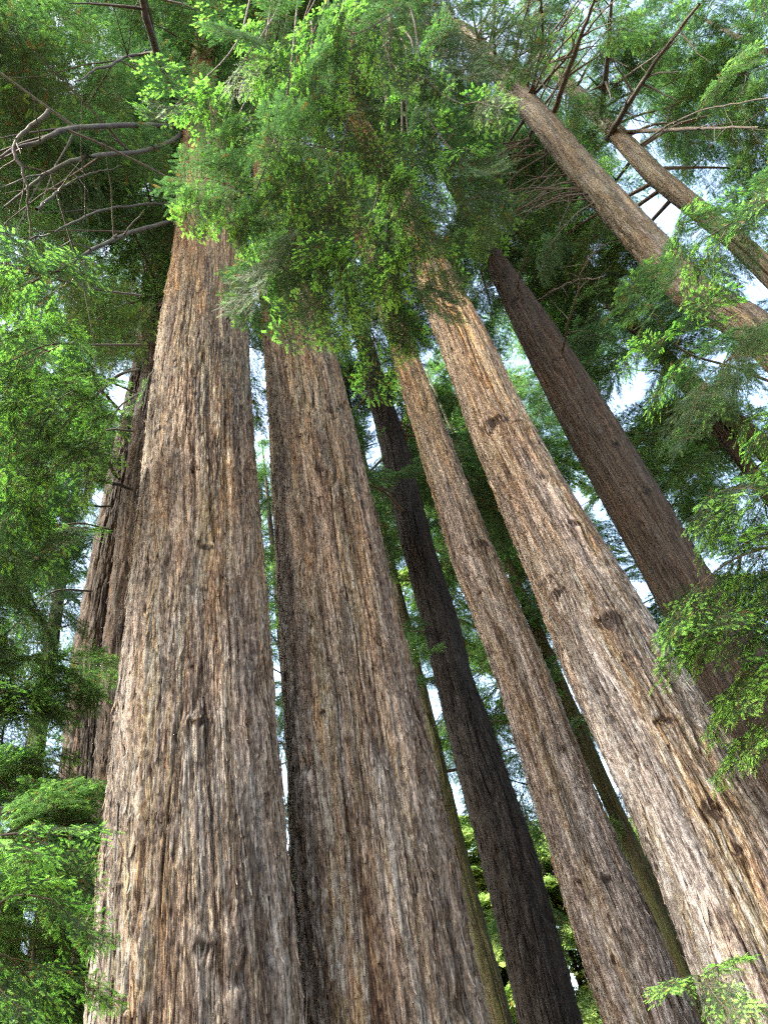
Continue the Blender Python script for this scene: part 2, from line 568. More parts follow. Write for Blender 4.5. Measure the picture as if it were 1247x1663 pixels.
        Tt, Jj = np.meshgrid(t, j, indexing='ij')
        zz = z0[:, None, None] + (Tt[None] - 0.5) * L[:, None, None]
        r = self.radius(zz)
        jit = g.normal(0, 0.20, (n, K, J))
        off = (Jj[None] + jit) * wd[:, None, None] * 0.5 * prof[None, :, None] + lean[:, None, None] * Tt[None] * L[:, None, None]
        th = th0[:, None, None] + off / r
        _, a, b, bk = self.surf(th.ravel(), zz.ravel())
        p, _, _, _ = self.surf(np.repeat(th[:, :, 1:2], J, 2).ravel(), zz.ravel())
        ax = self.axis(zz.ravel())
        rr = np.hypot(*(p - ax)[:, :2].T).reshape(n, K, J)
        rr = np.median(rr, 1, keepdims=True) * 0.5 + rr * 0.5
        tl = np.where(endup[:, None], t[None], 1 - t[None])
        rr = rr + (0.002 + lift[:, None] * tl ** 2.2)[:, :, None] + np.where(np.abs(Jj) > .5, -0.006, 0.004)[None]
        P = ax.reshape(n, K, J, 3).copy()
        P[..., 0] += np.cos(th) * rr
        P[..., 1] += np.sin(th) * rr
        tone = np.repeat(0.25 + 0.5 * g.random(n) + 0.4 * (g.random(n) < 0.10), K * J)
        hue = np.repeat(g.random(n), K * J)
        one = np.arange(K * J).reshape(K, J)
        q1 = np.stack([one[:-1, :-1], one[:-1, 1:], one[1:, 1:], one[1:, :-1]], -1).reshape(-1, 4)
        return P.reshape(n, K * J, 3) - self.base, q1, tone.reshape(n, -1), hue.reshape(n, -1), bk.reshape(n, K * J, 3)


def knot_mesh(mat, size, seed, g):
    """a branch scar: swollen lips round a hollow with a broken stub"""
    nr, na = 8, 18
    rr = np.linspace(0, 1, nr)
    prof = np.array([0.30, 0.22, 0.10, 0.06, 0.10, 0.12, 0.02, -0.25])
    a = np.linspace(0, 2 * math.pi, na, endpoint=False)
    A, Rr = np.meshgrid(a, rr)
    Pz = np.repeat(prof[:, None], na, 1) * (1 + 0.35 * np.sin(A * 2 + seed) * Rr) + g.normal(0, 0.07, A.shape)
    wob = 1 + 0.16 * np.sin(3 * A + seed) + 0.1 * np.sin(5 * A + seed * 2)
    x = np.cos(A) * Rr * wob * size * 1.15
    y = np.sin(A) * Rr * wob * size * 0.75
    v = np.stack([x, y, Pz * size * 0.8], -1).reshape(-1, 3)
    idx = np.arange(nr * na).reshape(nr, na)
    nx = np.roll(idx, -1, 1)
    q = np.stack([idx[:-1], nx[:-1], nx[1:], idx[1:]], -1).reshape(-1, 4)
    tone = (np.array([-0.2, -0.5, -1.3, -1.4, -1.2, -0.9, -0.6, -0.4])[:, None].repeat(na, 1) + g.normal(0, .16, A.shape)).ravel()
    bk = np.stack([x, y * 0.3, Pz * size], -1).reshape(-1, 3) + seed
    return make_mesh('knot', v, q, attrs={'plate_a': tone, 'plate_b': 0.7 * tone, 'bk': bk}, mats=(mat,), smooth=True)


def frame_matrix(x, z, loc, s=1.0):
    x = unit(x)
    z = np.asarray(z, float)
    y = unit(np.cross(z, x))
    z = np.cross(x, y)
    mm = Matrix.Identity(4)
    for i in range(3):
        mm[i][0], mm[i][1], mm[i][2], mm[i][3] = x[i] * s, y[i] * s, z[i] * s, loc[i]
    return mm


def tube(path, radii, sides=6):
    path = np.asarray(path, float)
    radii = np.asarray(radii, float)
    k = len(path)
    tg = unit(np.gradient(path, axis=0))
    ref = np.array([0.13, 0.31, 0.94])
    u = unit(np.cross(tg, ref))
    v = np.cross(tg, u)
    a = np.linspace(0, 2 * math.pi, sides, endpoint=False)
    P = path[:, None] + radii[:, None, None] * (np.cos(a)[None, :, None] * u[:, None] + np.sin(a)[None, :, None] * v[:, None])
    idx = np.arange(k * sides).reshape(k, sides)
    nx = np.roll(idx, -1, 1)
    q = np.stack([idx[:-1], nx[:-1], nx[1:], idx[1:]], -1).reshape(-1, 4)
    return P.reshape(-1, 3), q


def spline(pts, n):
    """Catmull-Rom through the points"""
    P = np.asarray(pts, float)
    P = np.concatenate([[2 * P[0] - P[1]], P, [2 * P[-1] - P[-2]]])
    segs = len(P) - 3
    out = []
    for t in np.linspace(0, segs - 1e-6, n):
        i = int(t)
        f = t - i
        p0, p1, p2, p3 = P[i:i + 4]
        out.append(0.5 * (2 * p1 + (p2 - p0) * f + (2 * p0 - 5 * p1 + 4 * p2 - p3) * f * f + (3 * p1 - p0 - 3 * p2 + p3) * f ** 3))
    return np.array(out)


# ------------------------------------------------------------------ boughs
def bough_mesh(name, mat, seed, length=1.4, tip_p=0.35, needle=0.020, nw=0.0017, spacing=0.0056, broad=False, nb=15):
    """A flat drooping redwood spray: stem, branchlets, twigs, and two ranks of needles on every twig."""
    g = np.random.default_rng(seed)
    nst = 14
    t = np.linspace(0, 1, nst)
    stem = np.stack([t * length, 0.06 * np.sin(t * 5 + seed) * length * 0.4 + g.normal(0, .006, nst), -0.16 * length * t ** 2], -1)
    V, Q, ATip, ATone, MI = [], [], [], [], []
    base = 0

    def put(v, q, tipv, tonev, mi):
        nonlocal base
        V.append(v); Q.append(q + base); ATip.append(tipv); ATone.append(tonev); MI.append(np.full(len(q), mi))
        base += len(v)

    def stick(path, r0, r1):
        v, q = tube(path, np.linspace(r0, r1, len(path)), 3)
        put(v, q, np.zeros(len(v)), np.full(len(v), .5), 1)
    stick(stem, 0.0075, 0.002)
    tw = []     # twigs: p0, dir, normal, length, tipness, tone
    for i in range(nb):
        for sgn in (-1, 1):
            tt = 0.10 + 0.88 * (i + 0.5 * (sgn > 0) + g.uniform(-.25, .25)) / nb
            tt = min(tt, 0.99)
            p = np.array([np.interp(tt, t, stem[:, k]) for k in range(3)])
            ang = R(g.uniform(38, 62))
            ln = length * 0.42 * (0.35 + 0.65 * math.sin(math.pi * min(1, 0.25 + 0.75 * tt) ** 0.9)) * g.uniform(0.65, 1.15)
            if tt > .9: ln *= 0.6
            d = np.array([math.cos(ang), sgn * math.sin(ang), g.normal(-0.10, 0.16)])
            d = unit(d)
            k = 6
            s = np.linspace(0, 1, k)
            path = p + d * (s * ln)[:, None] + np.array([0, 0, -0.22 * ln]) * (s ** 2)[:, None] + np.array([0.10 * ln, 0, 0]) * (s ** 2)[:, None]
            stick(path, 0.0035, 0.0012)
            nrm = unit(np.array([g.normal(0, .22), g.normal(0, .3), 1.0]))
            m_tw = max(3, int(ln / 0.030))
            btip = g.random()
            for q_ in range(m_tw):
                for s2 in (-1, 1):
                    if g.random() < 0.10: continue
                    st = (q_ + 0.5 + g.uniform(-.4, .4)) / m_tw
                    pp = np.array([np.interp(st, s, path[:, c]) for c in range(3)])
                    tdir = unit(path[min(k - 1, int(st * k) + 1)] - path[max(0, min(k - 2, int(st * k)))] + 1e-6)
                    side = unit(np.cross(nrm, tdir)) * s2
                    a2 = R(g.uniform(30, 60))
                    td = unit(tdir * math.cos(a2) + side * math.sin(a2) + np.array([0, 0, g.normal(-0.10, 0.22)]))
                    tl = g.uniform(0.06, 0.14) * (0.75 + 0.5 * math.sin(math.pi * st))
                    tipn = float(g.random() < tip_p * (0.15 + 1.7 * st * (0.4 + 0.6 * tt)) * (0.3 + 1.2 * btip))
                    tw.append((pp, td, unit(nrm + g.normal(0, .25, 3)), tl, tipn, g.random()))
            tw.append((path[-1] - d * 0.01, unit(path[-1] - path[-2]), nrm, g.uniform(0.09, 0.15), float(g.random() < tip_p * 2.0), g.random()))
    for e in range(4):
        tw.append((stem[-1], unit(np.array([1, g.normal(0, .5), g.normal(-.1, .2)])), np.array([0, 0, 1.0]), 0.14, float(g.random() < tip_p * 2.2), g.random()))
    # expand twigs into needles
    for p0, td, nrm, tl, tipn, tone in tw:
        side = unit(np.cross(nrm, td))
        if broad:
            k = max(3, int(tl / 0.028))
        else:
            k = max(5, int(tl / spacing))
        s = (np.arange(k) + 0.5) / k
        for sg in (-1, 1):
            pos = p0 + td * (s * tl)[:, None] + g.normal(0, .0012, (k, 3))
            newg = tipn * (s > 0.30)
            env = np.minimum(1, 0.45 + 2.2 * s) * np.minimum(1, 0.40 + 2.4 * (1 - s))
            nl = needle * env * g.uniform(.8, 1.2, k) * (1 + 0.25 * newg)
            fw = 0.55 + 0.5 * s + g.normal(0, .12, k) + 0.35 * newg
            nd = unit(td * fw[:, None] + side * sg + nrm * g.normal(-0.05, .22 + (0.1 if tipn else 0), (k, 1)))
            e = pos + nd * nl[:, None]
            w = nw * (1 + 0.6 * newg)[:, None]
            wv = unit(np.cross(nd, nrm) + g.normal(0, .15, (k, 3))) * w
            mid = pos * 0.45 + e * 0.55
            v = np.stack([pos, mid + wv, e, mid - wv], 1).reshape(-1, 3)
            q = np.arange(4 * k).reshape(k, 4)
            put(v, q, np.repeat(newg.astype(float), 4), np.repeat(np.where(tone < 0.025, 0.0, 0.03 + tone * 0.67 + 0.3 * g.random(k)), 4), 0)
    return make_mesh(name, np.concatenate(V), np.concatenate(Q), attrs={'tip': np.concatenate(ATip), 'tone': np.concatenate(ATone)},
                     mats=(mat, M_TWIG), mat_idx=np.concatenate(MI))


BOUGH = {
    'A': [bough_mesh('bough_new_growth', M_LEAF_A, s, length=1.05, nb=12, tip_p=p) for s, p in ((1, 0.42), (2, 0.24), (3, 0.55), (4, 0.34))],
    'B': [bough_mesh('bough_mature', M_LEAF_B, s, tip_p=p, nw=0.0024) for s, p in ((11, 0.10), (12, 0.03), (13, 0.18))],
    'D': [bough_mesh('bough_sunlit', M_LEAF_D, s, tip_p=0.2, nw=0.0024) for s in (31, 32)],
    'C': [bough_mesh('bough_broadleaf', M_LEAF_C, s, tip_p=0.3, needle=0.045, nw=0.013, broad=True) for s in (21, 22)],
}


def add_bough(parent, kind, p, d, up, scale, origin):
    me = random.choice(BOUGH[kind])
    o = bpy.data.objects.new('bough', me)
    COL.objects.link(o)
    o.parent = parent
    o.matrix_local = frame_matrix(d, up, np.asarray(p) - origin, scale)
    return o


def limb(parent, origin, pts, r0, r1, nb=6, scale=1.0, kinds='A', t0=0.2, droop=0.25, mat=None, sides=5, segs=14, spread=0.9, name='branch', jitter=0.0, minor=0):
    """a limb through the 3-D points with boughs along it"""
    path = spline(pts, segs)
    if jitter:
        path[1:] += np.cumsum(rng.normal(0, jitter, path[1:].shape), 0) * 0.5
    v, q = tube(path - origin, np.linspace(r0, r1, segs), sides)
    V, Q, b = [v], [q], len(v)
    for _ in range(minor):
        i = random.randint(segs // 4, segs - 2)
        dd = unit(unit(path[i + 1] - path[i]) * 0.7 + rng.normal(0, .6, 3))
        ln = random.uniform(.3, 1.0) * np.linalg.norm(path[-1] - path[0]) * 0.25
        s = np.linspace(0, 1, 5)[:, None]
        pp = path[i] + dd * s * ln + np.array([0, 0, -0.2]) * s ** 2 * ln + rng.normal(0, .02 * ln, (5, 3)) * s
        rr = np.interp(i / segs, [0, 1], [r0, r1]) * 0.55
        v2, q2 = tube(pp - origin, np.linspace(rr, rr * .25, 5), 4)
        V.append(v2); Q.append(q2 + b); b += len(v2)
    add(name, make_mesh(name, np.concatenate(V), np.concatenate(Q), mats=(mat or M_BRANCH,), smooth=True), parent)
    tgs = unit(np.gradient(path, axis=0))
    for i in range(nb):
        t = t0 + (1 - t0) * (i + random.random()) / nb
        f = min(segs - 1.001, t * (segs - 1))
        k = int(f)
        p = path[k] + (path[k + 1] - path[k]) * (f - k)
        tg = tgs[k]
        side = unit(np.cross(tg, [0, 0, 1]) + 1e-5) * (1 if i % 2 else -1)
        if i == nb - 1:
            d = tg + np.array([0, 0, -droop])
        else:
            d = tg * random.uniform(.3, 1.0) + side * spread * random.uniform(.4, 1.1) + np.array([0, 0, -droop * random.uniform(.2, 1.8)])
        d = unit(d)
        up = np.array([0, 0, 1.0]) + rng.normal(0, .22, 3)
        add_bough(parent, random.choice(kinds), p, d, up, scale * random.uniform(.75, 1.25), origin)
    return path


# ------------------------------------------------------------------ bark of each tree
BK_WARM = bark_material('bark_warm_tan', 0.41, (0.98, 0.98, 0.92), grey=0.55, warm_light=0.85)
BK_GREY = bark_material('bark_silver_grey', 0.53, (0.97, 0.98, 0.97), grey=0.9, warm_light=1.0)
BK_SHADE = bark_material('bark_shaded_tan', 0.12, (1.05, 0.92, 0.78), grey=0.2)  # tan bark darkened: the shade on this bole is in its colour
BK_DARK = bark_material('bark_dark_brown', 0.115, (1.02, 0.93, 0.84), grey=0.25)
BK_SHADED_BLACK = bark_material('bark_shaded_black', 0.05, (0.95, 0.95, 1.0), grey=0.4)  # near-black because the shade on the trunk is painted into its bark
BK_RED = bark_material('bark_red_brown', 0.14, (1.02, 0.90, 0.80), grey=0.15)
BK_PALE = bark_material('bark_fine_tan', 0.28, (0.95, 0.97, 0.92), grey=0.2, moss=0.15)
BK_MOSS = bark_material('bark_mossy', 0.15, (0.95, 0.95, 0.75), grey=0.2, moss=0.55)


def build_tree(name, label, rows, h, top, seed, mat, cols, nrows, furrow=1.0, plate_w=0.046, plate_l=0.46,
               strips=0, loose=0, knots=(), cat='tree', group=None, zvis=(2.5, 25), straight=False):
    T = Trunk(rows, h, top, seed, furrow, plate_w, plate_l)
    if straight:
        T.rx[:] = 0
        T.ry[:] = 0
    for px, py, wpx in knots:
        v = ray(px, py)
        sl = v[2] / math.hypot(v[0], v[1])
        hd = np.array([v[0], v[1]]) / math.hypot(v[0], v[1])
        hz = h
        for _ in range(5):      # where this line of sight meets the bole
            z = CAM[2] + hz * sl
            c = T.axis(np.array([z]))[0]
            r = float(T.radius(np.array([z]))[0])
            b = hd @ c[:2]
            disc = b * b - (c[:2] @ c[:2] - r * r)
            hz = b - math.sqrt(disc) if disc > 0 else b
        xy = hd * hz
        T.knots.append((math.atan2(xy[1] - c[1], xy[0] - c[0]), z, wpx / 2 * math.hypot(hz, z - 1.6) / F * random.uniform(0.55, 0.9)))
    root = empty(name, T.base)
    tag(root, label, cat, group)
    tr = add('trunk', T.mesh(mat, cols, nrows), root)
    g = np.random.default_rng(seed + 900)
    if strips:
        P, q1, tone, hue, bk = T.strips(strips, zvis[0], zvis[1], 0.12, 0.75, 0.009, 0.030, seed + 71)
        n, k = tone.shape
        q = (q1[None] + (np.arange(n) * k)[:, None, None]).reshape(-1, 4)
        o = add('bark_flakes', make_mesh('bark_flakes', P.reshape(-1, 3), q, attrs={'plate_a': tone.ravel(), 'plate_b': hue.ravel(), 'bk': bk.reshape(-1, 3)}, mats=(mat,), smooth=True), tr)
        tag(o, kind='stuff')
    if loose:
        P, q1, tone, hue, bk = T.strips(loose, zvis[0], zvis[1] * 0.7, 0.30, 0.75, 0.022, 0.05, seed + 171, 1.4)
        for i in range(loose):
            add('bark_strip', make_mesh('bark_strip', P[i], q1, attrs={'plate_a': tone[i], 'plate_b': hue[i], 'bk': bk[i]}, mats=(mat,), smooth=True), tr)
    for i, (kt, kz, ks) in enumerate(T.knots):
        p, _, _, _ = T.surf(np.array([kt]), np.array([kz]))
        nrm = np.array([math.cos(kt), math.sin(kt), -0.25])
        kn = add('knot', knot_mesh(mat, ks * 0.5, i * 1.7 + seed, g), tr)
        kn.matrix_local = frame_matrix(np.cross([0, 0, 1], nrm), nrm, p[0] - T.base - unit(nrm) * ks * 0.03)
    crown = empty('crown', (0, 0, 0), root)
    return T, root, crown


def crown_limbs(T, crown, z0, z1, n, l0, l1, nb=4, scale=2.0, kinds='B', rise=0.05, droop=0.3, r0=0.05, az_c=None, az_w=math.pi, minor=2, t0=0.25, mat=None):
    """limbs all round the bole between two heights, shorter towards the top"""
    for i in range(n):
        f = (i + random.random()) / n
        z = z0 + (z1 - z0) * f
        if az_c == 'away':
            az = math.atan2(T.base[1], T.base[0]) + random.uniform(-1.7, 1.7)
        else:
            az = random.uniform(-az_w, az_w)
        ln = (l0 + (l1 - l0) * f) * random.uniform(.75, 1.2)
        c = T.axis(np.array([z]))[0]
        r = float(T.radius(np.array([z]))[0])
        d = np.array([math.cos(az), math.sin(az), 0])
        p0 = c + d * r * 0.7
        rs = rise + random.uniform(-.12, .15)
        pts = [p0, p0 + d * ln * .35 + [0, 0, ln * (rs * .35 + .05)], p0 + d * ln * .7 + [0, 0, ln * (rs * .7 - droop * .15)] + rng.normal(0, .04 * ln, 3),
               p0 + d * ln + [0, 0, ln * (rs - droop * .5)] + rng.normal(0, .06 * ln, 3)]
        limb(crown, T.base, pts, r0 * (1.2 - .6 * f), 0.012, nb, scale, kinds, t0=t0, droop=droop, segs=10, minor=minor, mat=mat)


# ------------------------------------------------------------------ the grove
T1, TREE1, CR1 = build_tree('redwood_tree', 'broad straight redwood bole with brown flaking bark, widest trunk on the left side',
    [(1640, 146, 490), (1400, 163, 467), (1100, 197, 441), (900, 217, 428), (700, 238, 411), (550, 256, 402), (400, 283, 390), (250, 294, 366), (110, 309, 350)],
    8.0, 52, 100, BK_WARM, 370, 560, 1.0, strips=3600, loose=140, zvis=(2.8, 30),
    knots=[(320, 1172, 34), (327, 1538, 44), (190, 1445, 34), (240, 990, 26), (318, 762, 26), (285, 740, 20), (405, 1330, 26), (312, 1082, 30), (258, 700, 20), (318, 640, 20), (335, 890, 22)])
T2, TREE2, CR2 = build_tree('redwood_tree', 'thick furrowed redwood bole rising in the middle, yellowish near its shaded top',
    [(1640, 488, 786), (1400, 474, 738), (1200, 465, 695), (1000, 455, 646), (850, 447, 612), (700, 438, 577), (600, 430, 551), (530, 425, 531), (450, 418, 503)],
    9.2, 50, 200, BK_WARM, 330, 500, 1.15, strips=3200, loose=120, zvis=(3.2, 24),
    knots=[(523, 1156, 34), (521, 762, 24), (490, 706, 30), (483, 672, 24), (481, 1250, 26), (577, 764, 22), (556, 1090, 20), (700, 1420, 26), (560, 960, 18)])
T4, TREE4, CR4 = build_tree('redwood_tree', 'slimmer silver-grey redwood bole leaning away between the near-black trunk and the broad knotty one',
    [(1640, 974, 1124), (1383, 889, 1009), (1240, 847, 948), (1103, 806, 896), (960, 752, 832), (900, 729, 806), (820, 706, 774), (700, 671, 726), (600, 640, 689), (500, 612, 652)],
    11.5, 48, 300, BK_GREY, 220, 430, 0.85, strips=1900, loose=80, zvis=(2.6, 30),
    knots=[(915, 1216, 26), (842, 1046, 20), (778, 884, 26), (985, 1427, 22), (1014, 1512, 22), (956, 1323, 16), (997, 1560, 30), (938, 1432, 18), (780, 962, 20), (790, 1050, 18), (895, 1288, 14)])
T5, TREE5, CR5 = build_tree('redwood_tree', 'massive knotty grey-brown redwood bole slanting down to the right-hand corner',
    [(1640, 1144, 1450), (1383, 1054, 1296), (1240, 992, 1204), (1103, 922, 1117), (960, 868, 1025), (820, 811, 937), (700, 762, 869), (550, 707, 797), (450, 672, 742), (380, 646, 706)],
    10.2, 54, 400, BK_GREY, 340, 500, 1.1, strips=1800, loose=130, zvis=(2.2, 30),
    knots=[(985, 1006, 46), (1077, 1172, 40), (876, 775, 34), (930, 852, 38), (1157, 1312, 40), (1196, 1382, 46), (890, 940, 26), (902, 964, 30), (925, 795, 22), (800, 690, 40), (845, 688, 30), (886, 938, 20), (1060, 1040, 20)])
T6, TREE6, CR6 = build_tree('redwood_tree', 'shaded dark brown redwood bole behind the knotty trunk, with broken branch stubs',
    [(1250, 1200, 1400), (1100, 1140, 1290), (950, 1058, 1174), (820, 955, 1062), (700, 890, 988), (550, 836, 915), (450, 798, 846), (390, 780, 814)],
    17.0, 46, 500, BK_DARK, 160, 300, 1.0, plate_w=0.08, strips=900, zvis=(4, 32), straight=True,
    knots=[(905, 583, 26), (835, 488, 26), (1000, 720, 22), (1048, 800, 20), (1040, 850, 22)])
T3, TREE3, CR3 = build_tree('redwood_tree', 'almost black, deeply shaded redwood trunk standing behind the gap right of the middle bole',
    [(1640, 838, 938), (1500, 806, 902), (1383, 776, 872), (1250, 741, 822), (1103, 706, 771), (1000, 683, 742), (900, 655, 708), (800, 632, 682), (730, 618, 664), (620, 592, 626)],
    17.0, 44, 600, BK_SHADED_BLACK, 130, 260, 1.1, plate_w=0.08, strips=1600, zvis=(3, 30))
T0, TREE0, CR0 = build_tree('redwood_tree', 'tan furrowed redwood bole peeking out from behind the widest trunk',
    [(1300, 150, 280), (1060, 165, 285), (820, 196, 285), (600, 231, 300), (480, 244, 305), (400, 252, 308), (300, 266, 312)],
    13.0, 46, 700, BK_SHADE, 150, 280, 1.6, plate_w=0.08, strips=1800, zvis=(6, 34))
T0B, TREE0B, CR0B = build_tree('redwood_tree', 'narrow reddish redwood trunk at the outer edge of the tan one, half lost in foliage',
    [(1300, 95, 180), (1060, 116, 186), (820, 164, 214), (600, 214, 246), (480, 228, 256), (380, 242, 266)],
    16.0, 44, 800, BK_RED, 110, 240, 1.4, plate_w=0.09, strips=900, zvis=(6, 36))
T7, TREE7, CR7 = build_tree('redwood_tree', 'smooth tan redwood trunk high up, slanting across the sky with bare limbs',
    [(700, 1340, 1440), (525, 1166, 1262), (475, 1078, 1172), (380, 995, 1080), (285, 915, 990), (200, 852, 916), (140, 803, 858), (50, 733, 775)],
    16.0, 50, 900, BK_PALE, 140, 280, 0.55, plate_w=0.10, plate_l=0.2, strips=1200, zvis=(10, 44))
T8, TREE8, CR8 = build_tree('redwood_tree', 'slender tan redwood trunk behind the long slanting one, limbs rising from it',
    [(440, 1215, 1280), (385, 1160, 1215), (285, 1036, 1092), (210, 970, 1018), (140, 905, 945), (90, 865, 895)],
    22.0, 52, 1000, BK_PALE, 100, 240, 0.5, plate_w=0.12, plate_l=0.22)
T9, TREE9, CR9 = build_tree('redwood_tree', 'dim grey trunk behind the right-hand foliage, partly hidden by leaves',
    [(800, 1290, 1350), (710, 1195, 1245), (600, 1080, 1118), (520, 1005, 1035)],
    26.0, 44, 1100, BK_MOSS, 80, 160, 0.9, plate_w=0.14)
T10, TREE10, CR10 = build_tree('redwood_tree', 'thin mossy trunk seen between the silver-grey and the knotty boles',
    [(1632, 1110, 1150), (1428, 1034, 1066), (1263, 960, 988), (1100, 893, 916)],
    27.0, 38, 1200, BK_MOSS, 70, 160, 0.9, plate_w=0.14)
T11, TREE11, CR11 = build_tree('redwood_tree', 'thin mossy trunk close beside the near-black one, nearer the middle bole',
    [(1640, 793, 828), (1500, 758, 790), (1383, 730, 758), (1200, 688, 714), (1000, 642, 664)],
    25.0, 38, 1300, BK_MOSS, 70, 160, 0.9, plate_w=0.14)

# crowns of the near trees
crown_limbs(T1, CR1, 34, 50, 22, 4.5, 1.8, 4, 2.1, 'BBBA', r0=0.07)
crown_limbs(T2, CR2, 32, 48, 20, 5.0, 1.8, 4, 2.1, 'BBBA', r0=0.07)
crown_limbs(T4, CR4, 29, 46, 18, 4.5, 1.5, 4, 2.0, 'BBBA')
crown_limbs(T5, CR5, 33, 52, 20, 5.0, 1.8, 4, 2.1, 'BBBA', r0=0.07)
crown_limbs(T6, CR6, 30, 44, 10, 5.0, 1.6, 4, 2.2, 'B')
crown_limbs(T3, CR3, 17, 42, 26, 3.6, 1.5, 4, 2.0, 'B')
crown_limbs(T3, CR3, 6, 17, 10, 1.3, 0.9, 2, 0.8, 'BD', r0=0.02, minor=0)
crown_limbs(T0, CR0, 24, 44, 20, 5.0, 1.6, 4, 2.2, 'B')
crown_limbs(T0B, CR0B, 18, 42, 22, 5.0, 1.6, 4, 2.2, 'BDA')
crown_limbs(T7, CR7, 31, 49, 18, 6.5, 2.5, 3, 2.4, 'BD', az_c='away', rise=0.35, r0=0.075, t0=0.55)
crown_limbs(T8, CR8, 31, 50, 20, 7.5, 2.5, 3, 2.6, 'BD', az_c='away', rise=0.40, r0=0.09, t0=0.55)
crown_limbs(T9, CR9, 8, 42, 22, 5.0, 2.0, 3, 2.6, 'BDD')
crown_limbs(T10, CR10, 13, 36, 14, 3.6, 1.5, 3, 2.4, 'BD')
crown_limbs(T11, CR11, 13, 36, 15, 3.6, 1.5, 3, 2.4, 'BD')


# overhanging limbs near the camera, grown from the boles they hang from
def hang(T, crown, pix, nb, scale, kinds='A', r0=0.022, z=None, droop=0.15, spread=1.0, t0=0.25, minor=0):
    pts = [at(*p) for p in pix]
    if z is not None:
        pts = [T.axis(np.array([z]))[0]] + pts
    return limb(crown, T.base, pts, r0, 0.006, nb, scale, kinds, t0=t0, droop=droop, segs=22, spread=spread, minor=minor)


for T, C, z, pix, nb, sc, kd in [
    (T2, CR2, 30.0, [(430, -60, 17), (390, 60, 12.5), (320, 140, 10.8), (262, 190, 10)], 4, 0.72, 'A'),
    (T2, CR2, 29.5, [(450, -50, 17), (425, 100, 12.5), (370, 220, 11), (320, 320, 10.3)], 5, 0.75, 'A'),
    (T2, CR2, 29.0, [(480, -40, 17), (470, 130, 12.5), (435, 260, 11), (400, 345, 10.4)], 8, 0.85, 'AAB'),
    (T2, CR2, 28.5, [(520, -40, 17), (520, 150, 12.5), (495, 300, 11), (465, 385, 10.5)], 9, 0.9, 'AAB'),
    (T2, CR2, 28.0, [(560, -60, 17), (570, 100, 12.5), (560, 220, 11), (535, 330, 10.5)], 10, 0.9, 'AAB'),
    (T2, CR2, 27.5, [(600, 0, 17), (625, 200, 13), (600, 370, 11), (560, 440, 10.4), (520, 485, 10)], 11, 0.85, 'A'),
    (T2, CR2, 27.0, [(530, 40, 17), (525, 220, 13.5), (490, 370, 12), (462, 440, 11.4)], 9, 0.85, 'ABB'),
    (T2, CR2, 27.0, [(500, 40, 17), (490, 220, 13.5), (450, 350, 12), (430, 410, 11.6)], 7, 0.8, 'AB'),
    (T2, CR2, 33.0, [(470, -80, 20), (455, 0, 15), (430, 50, 12.5), (400, 90, 11.5)], 6, 0.85, 'AAB'),
    (T2, CR2, 33.0, [(560, -80, 20), (560, 0, 15), (530, 60, 12.5), (500, 110, 11.5)], 7, 0.9, 'AAB'),
    (T5, CR5, 32.0, [(610, 80, 17), (630, 290, 14), (620, 440, 12.4), (605, 540, 12)], 13, 0.95, 'ABB'),
    (T5, CR5, 33.0, [(633, 100, 17), (655, 280, 13), (680, 390, 11.4), (700, 465, 10.8)], 9, 0.8, 'AAB'),
    (T5, CR5, 33.5, [(640, 60, 17), (660, 200, 13), (670, 290, 11.6), (650, 350, 11)], 9, 0.9, 'AAB'),
    (T5, CR5, 34.0, [(640, 46, 17), (690, 180, 13), (730, 240, 11.8), (760, 265, 11.2)], 8, 0.85, 'AAB'),
    (T5, CR5, 36.0, [(633, -8, 18), (690, 120, 13.5), (740, 165, 11.8), (780, 165, 11)], 4, 0.75, 'A'),
    (T5, CR5, 37.0, [(600, -60, 20), (620, 50, 14), (640, 130, 12.4)], 7, 0.9, 'AAB'),
    (T5, CR5, 38.0, [(672, -30, 20), (650, 10, 15), (600, 45, 12.5), (560, 60, 11.8)], 6, 0.9, 'AAB'),
]:
    hang(T, C, pix, nb, sc, kd, z=z, t0=.42)
hang(T5, CR5, [(655, -60, 30), (700, -20, 27), (735, 30, 25), (745, 70, 24)], 8, 1.7, 'B', z=42, t0=.4)
hang(T5, CR5, [(645, -20, 30), (680, 30, 28), (700, 80, 26), (720, 130, 25)], 8, 1.7, 'B', z=41, t0=.4)

# left-hand boughs of the reddish and tan trunks
for pix, nb, sc, kd in [
    ([(230, 480, 15), (160, 470, 13), (80, 450, 12), (20, 440, 11.4)], 7, 1.1, 'A'),
    ([(230, 560, 15), (150, 560, 13), (80, 560, 12), (10, 590, 11.4)], 7, 1.1, 'A'),
    ([(225, 640, 15), (170, 620, 13), (110, 640, 12), (40, 690, 11.4)], 7, 1.1, 'A'),
    ([(215, 700, 15), (170, 700, 13.5), (110, 740, 12.6), (40, 800, 12)], 7, 1.1, 'AB'),
    ([(225, 640, 13), (195, 660, 12.4), (170, 700, 12), (150, 740, 11.6)], 4, 0.8, 'A'),
    ([(225, 600, 13), (190, 610, 12.4), (160, 640, 12), (130, 660, 11.6)], 4, 0.8, 'A'),
    ([(180, 860, 16), (120, 850, 14), (60, 880, 13), (0, 930, 12.5)], 7, 1.15, 'AB'),
    ([(150, 960, 16), (90, 960, 14), (40, 1000, 13), (-20, 1060, 12.5)], 7, 1.15, 'AB'),
    ([(130, 1080, 16), (90, 1070, 14), (40, 1110, 13), (-20, 1160, 12.5)], 6, 1.15, 'AB'),
]:
    hang(T0B, CR0B, pix, nb, sc, kd, r0=0.022, t0=.45)

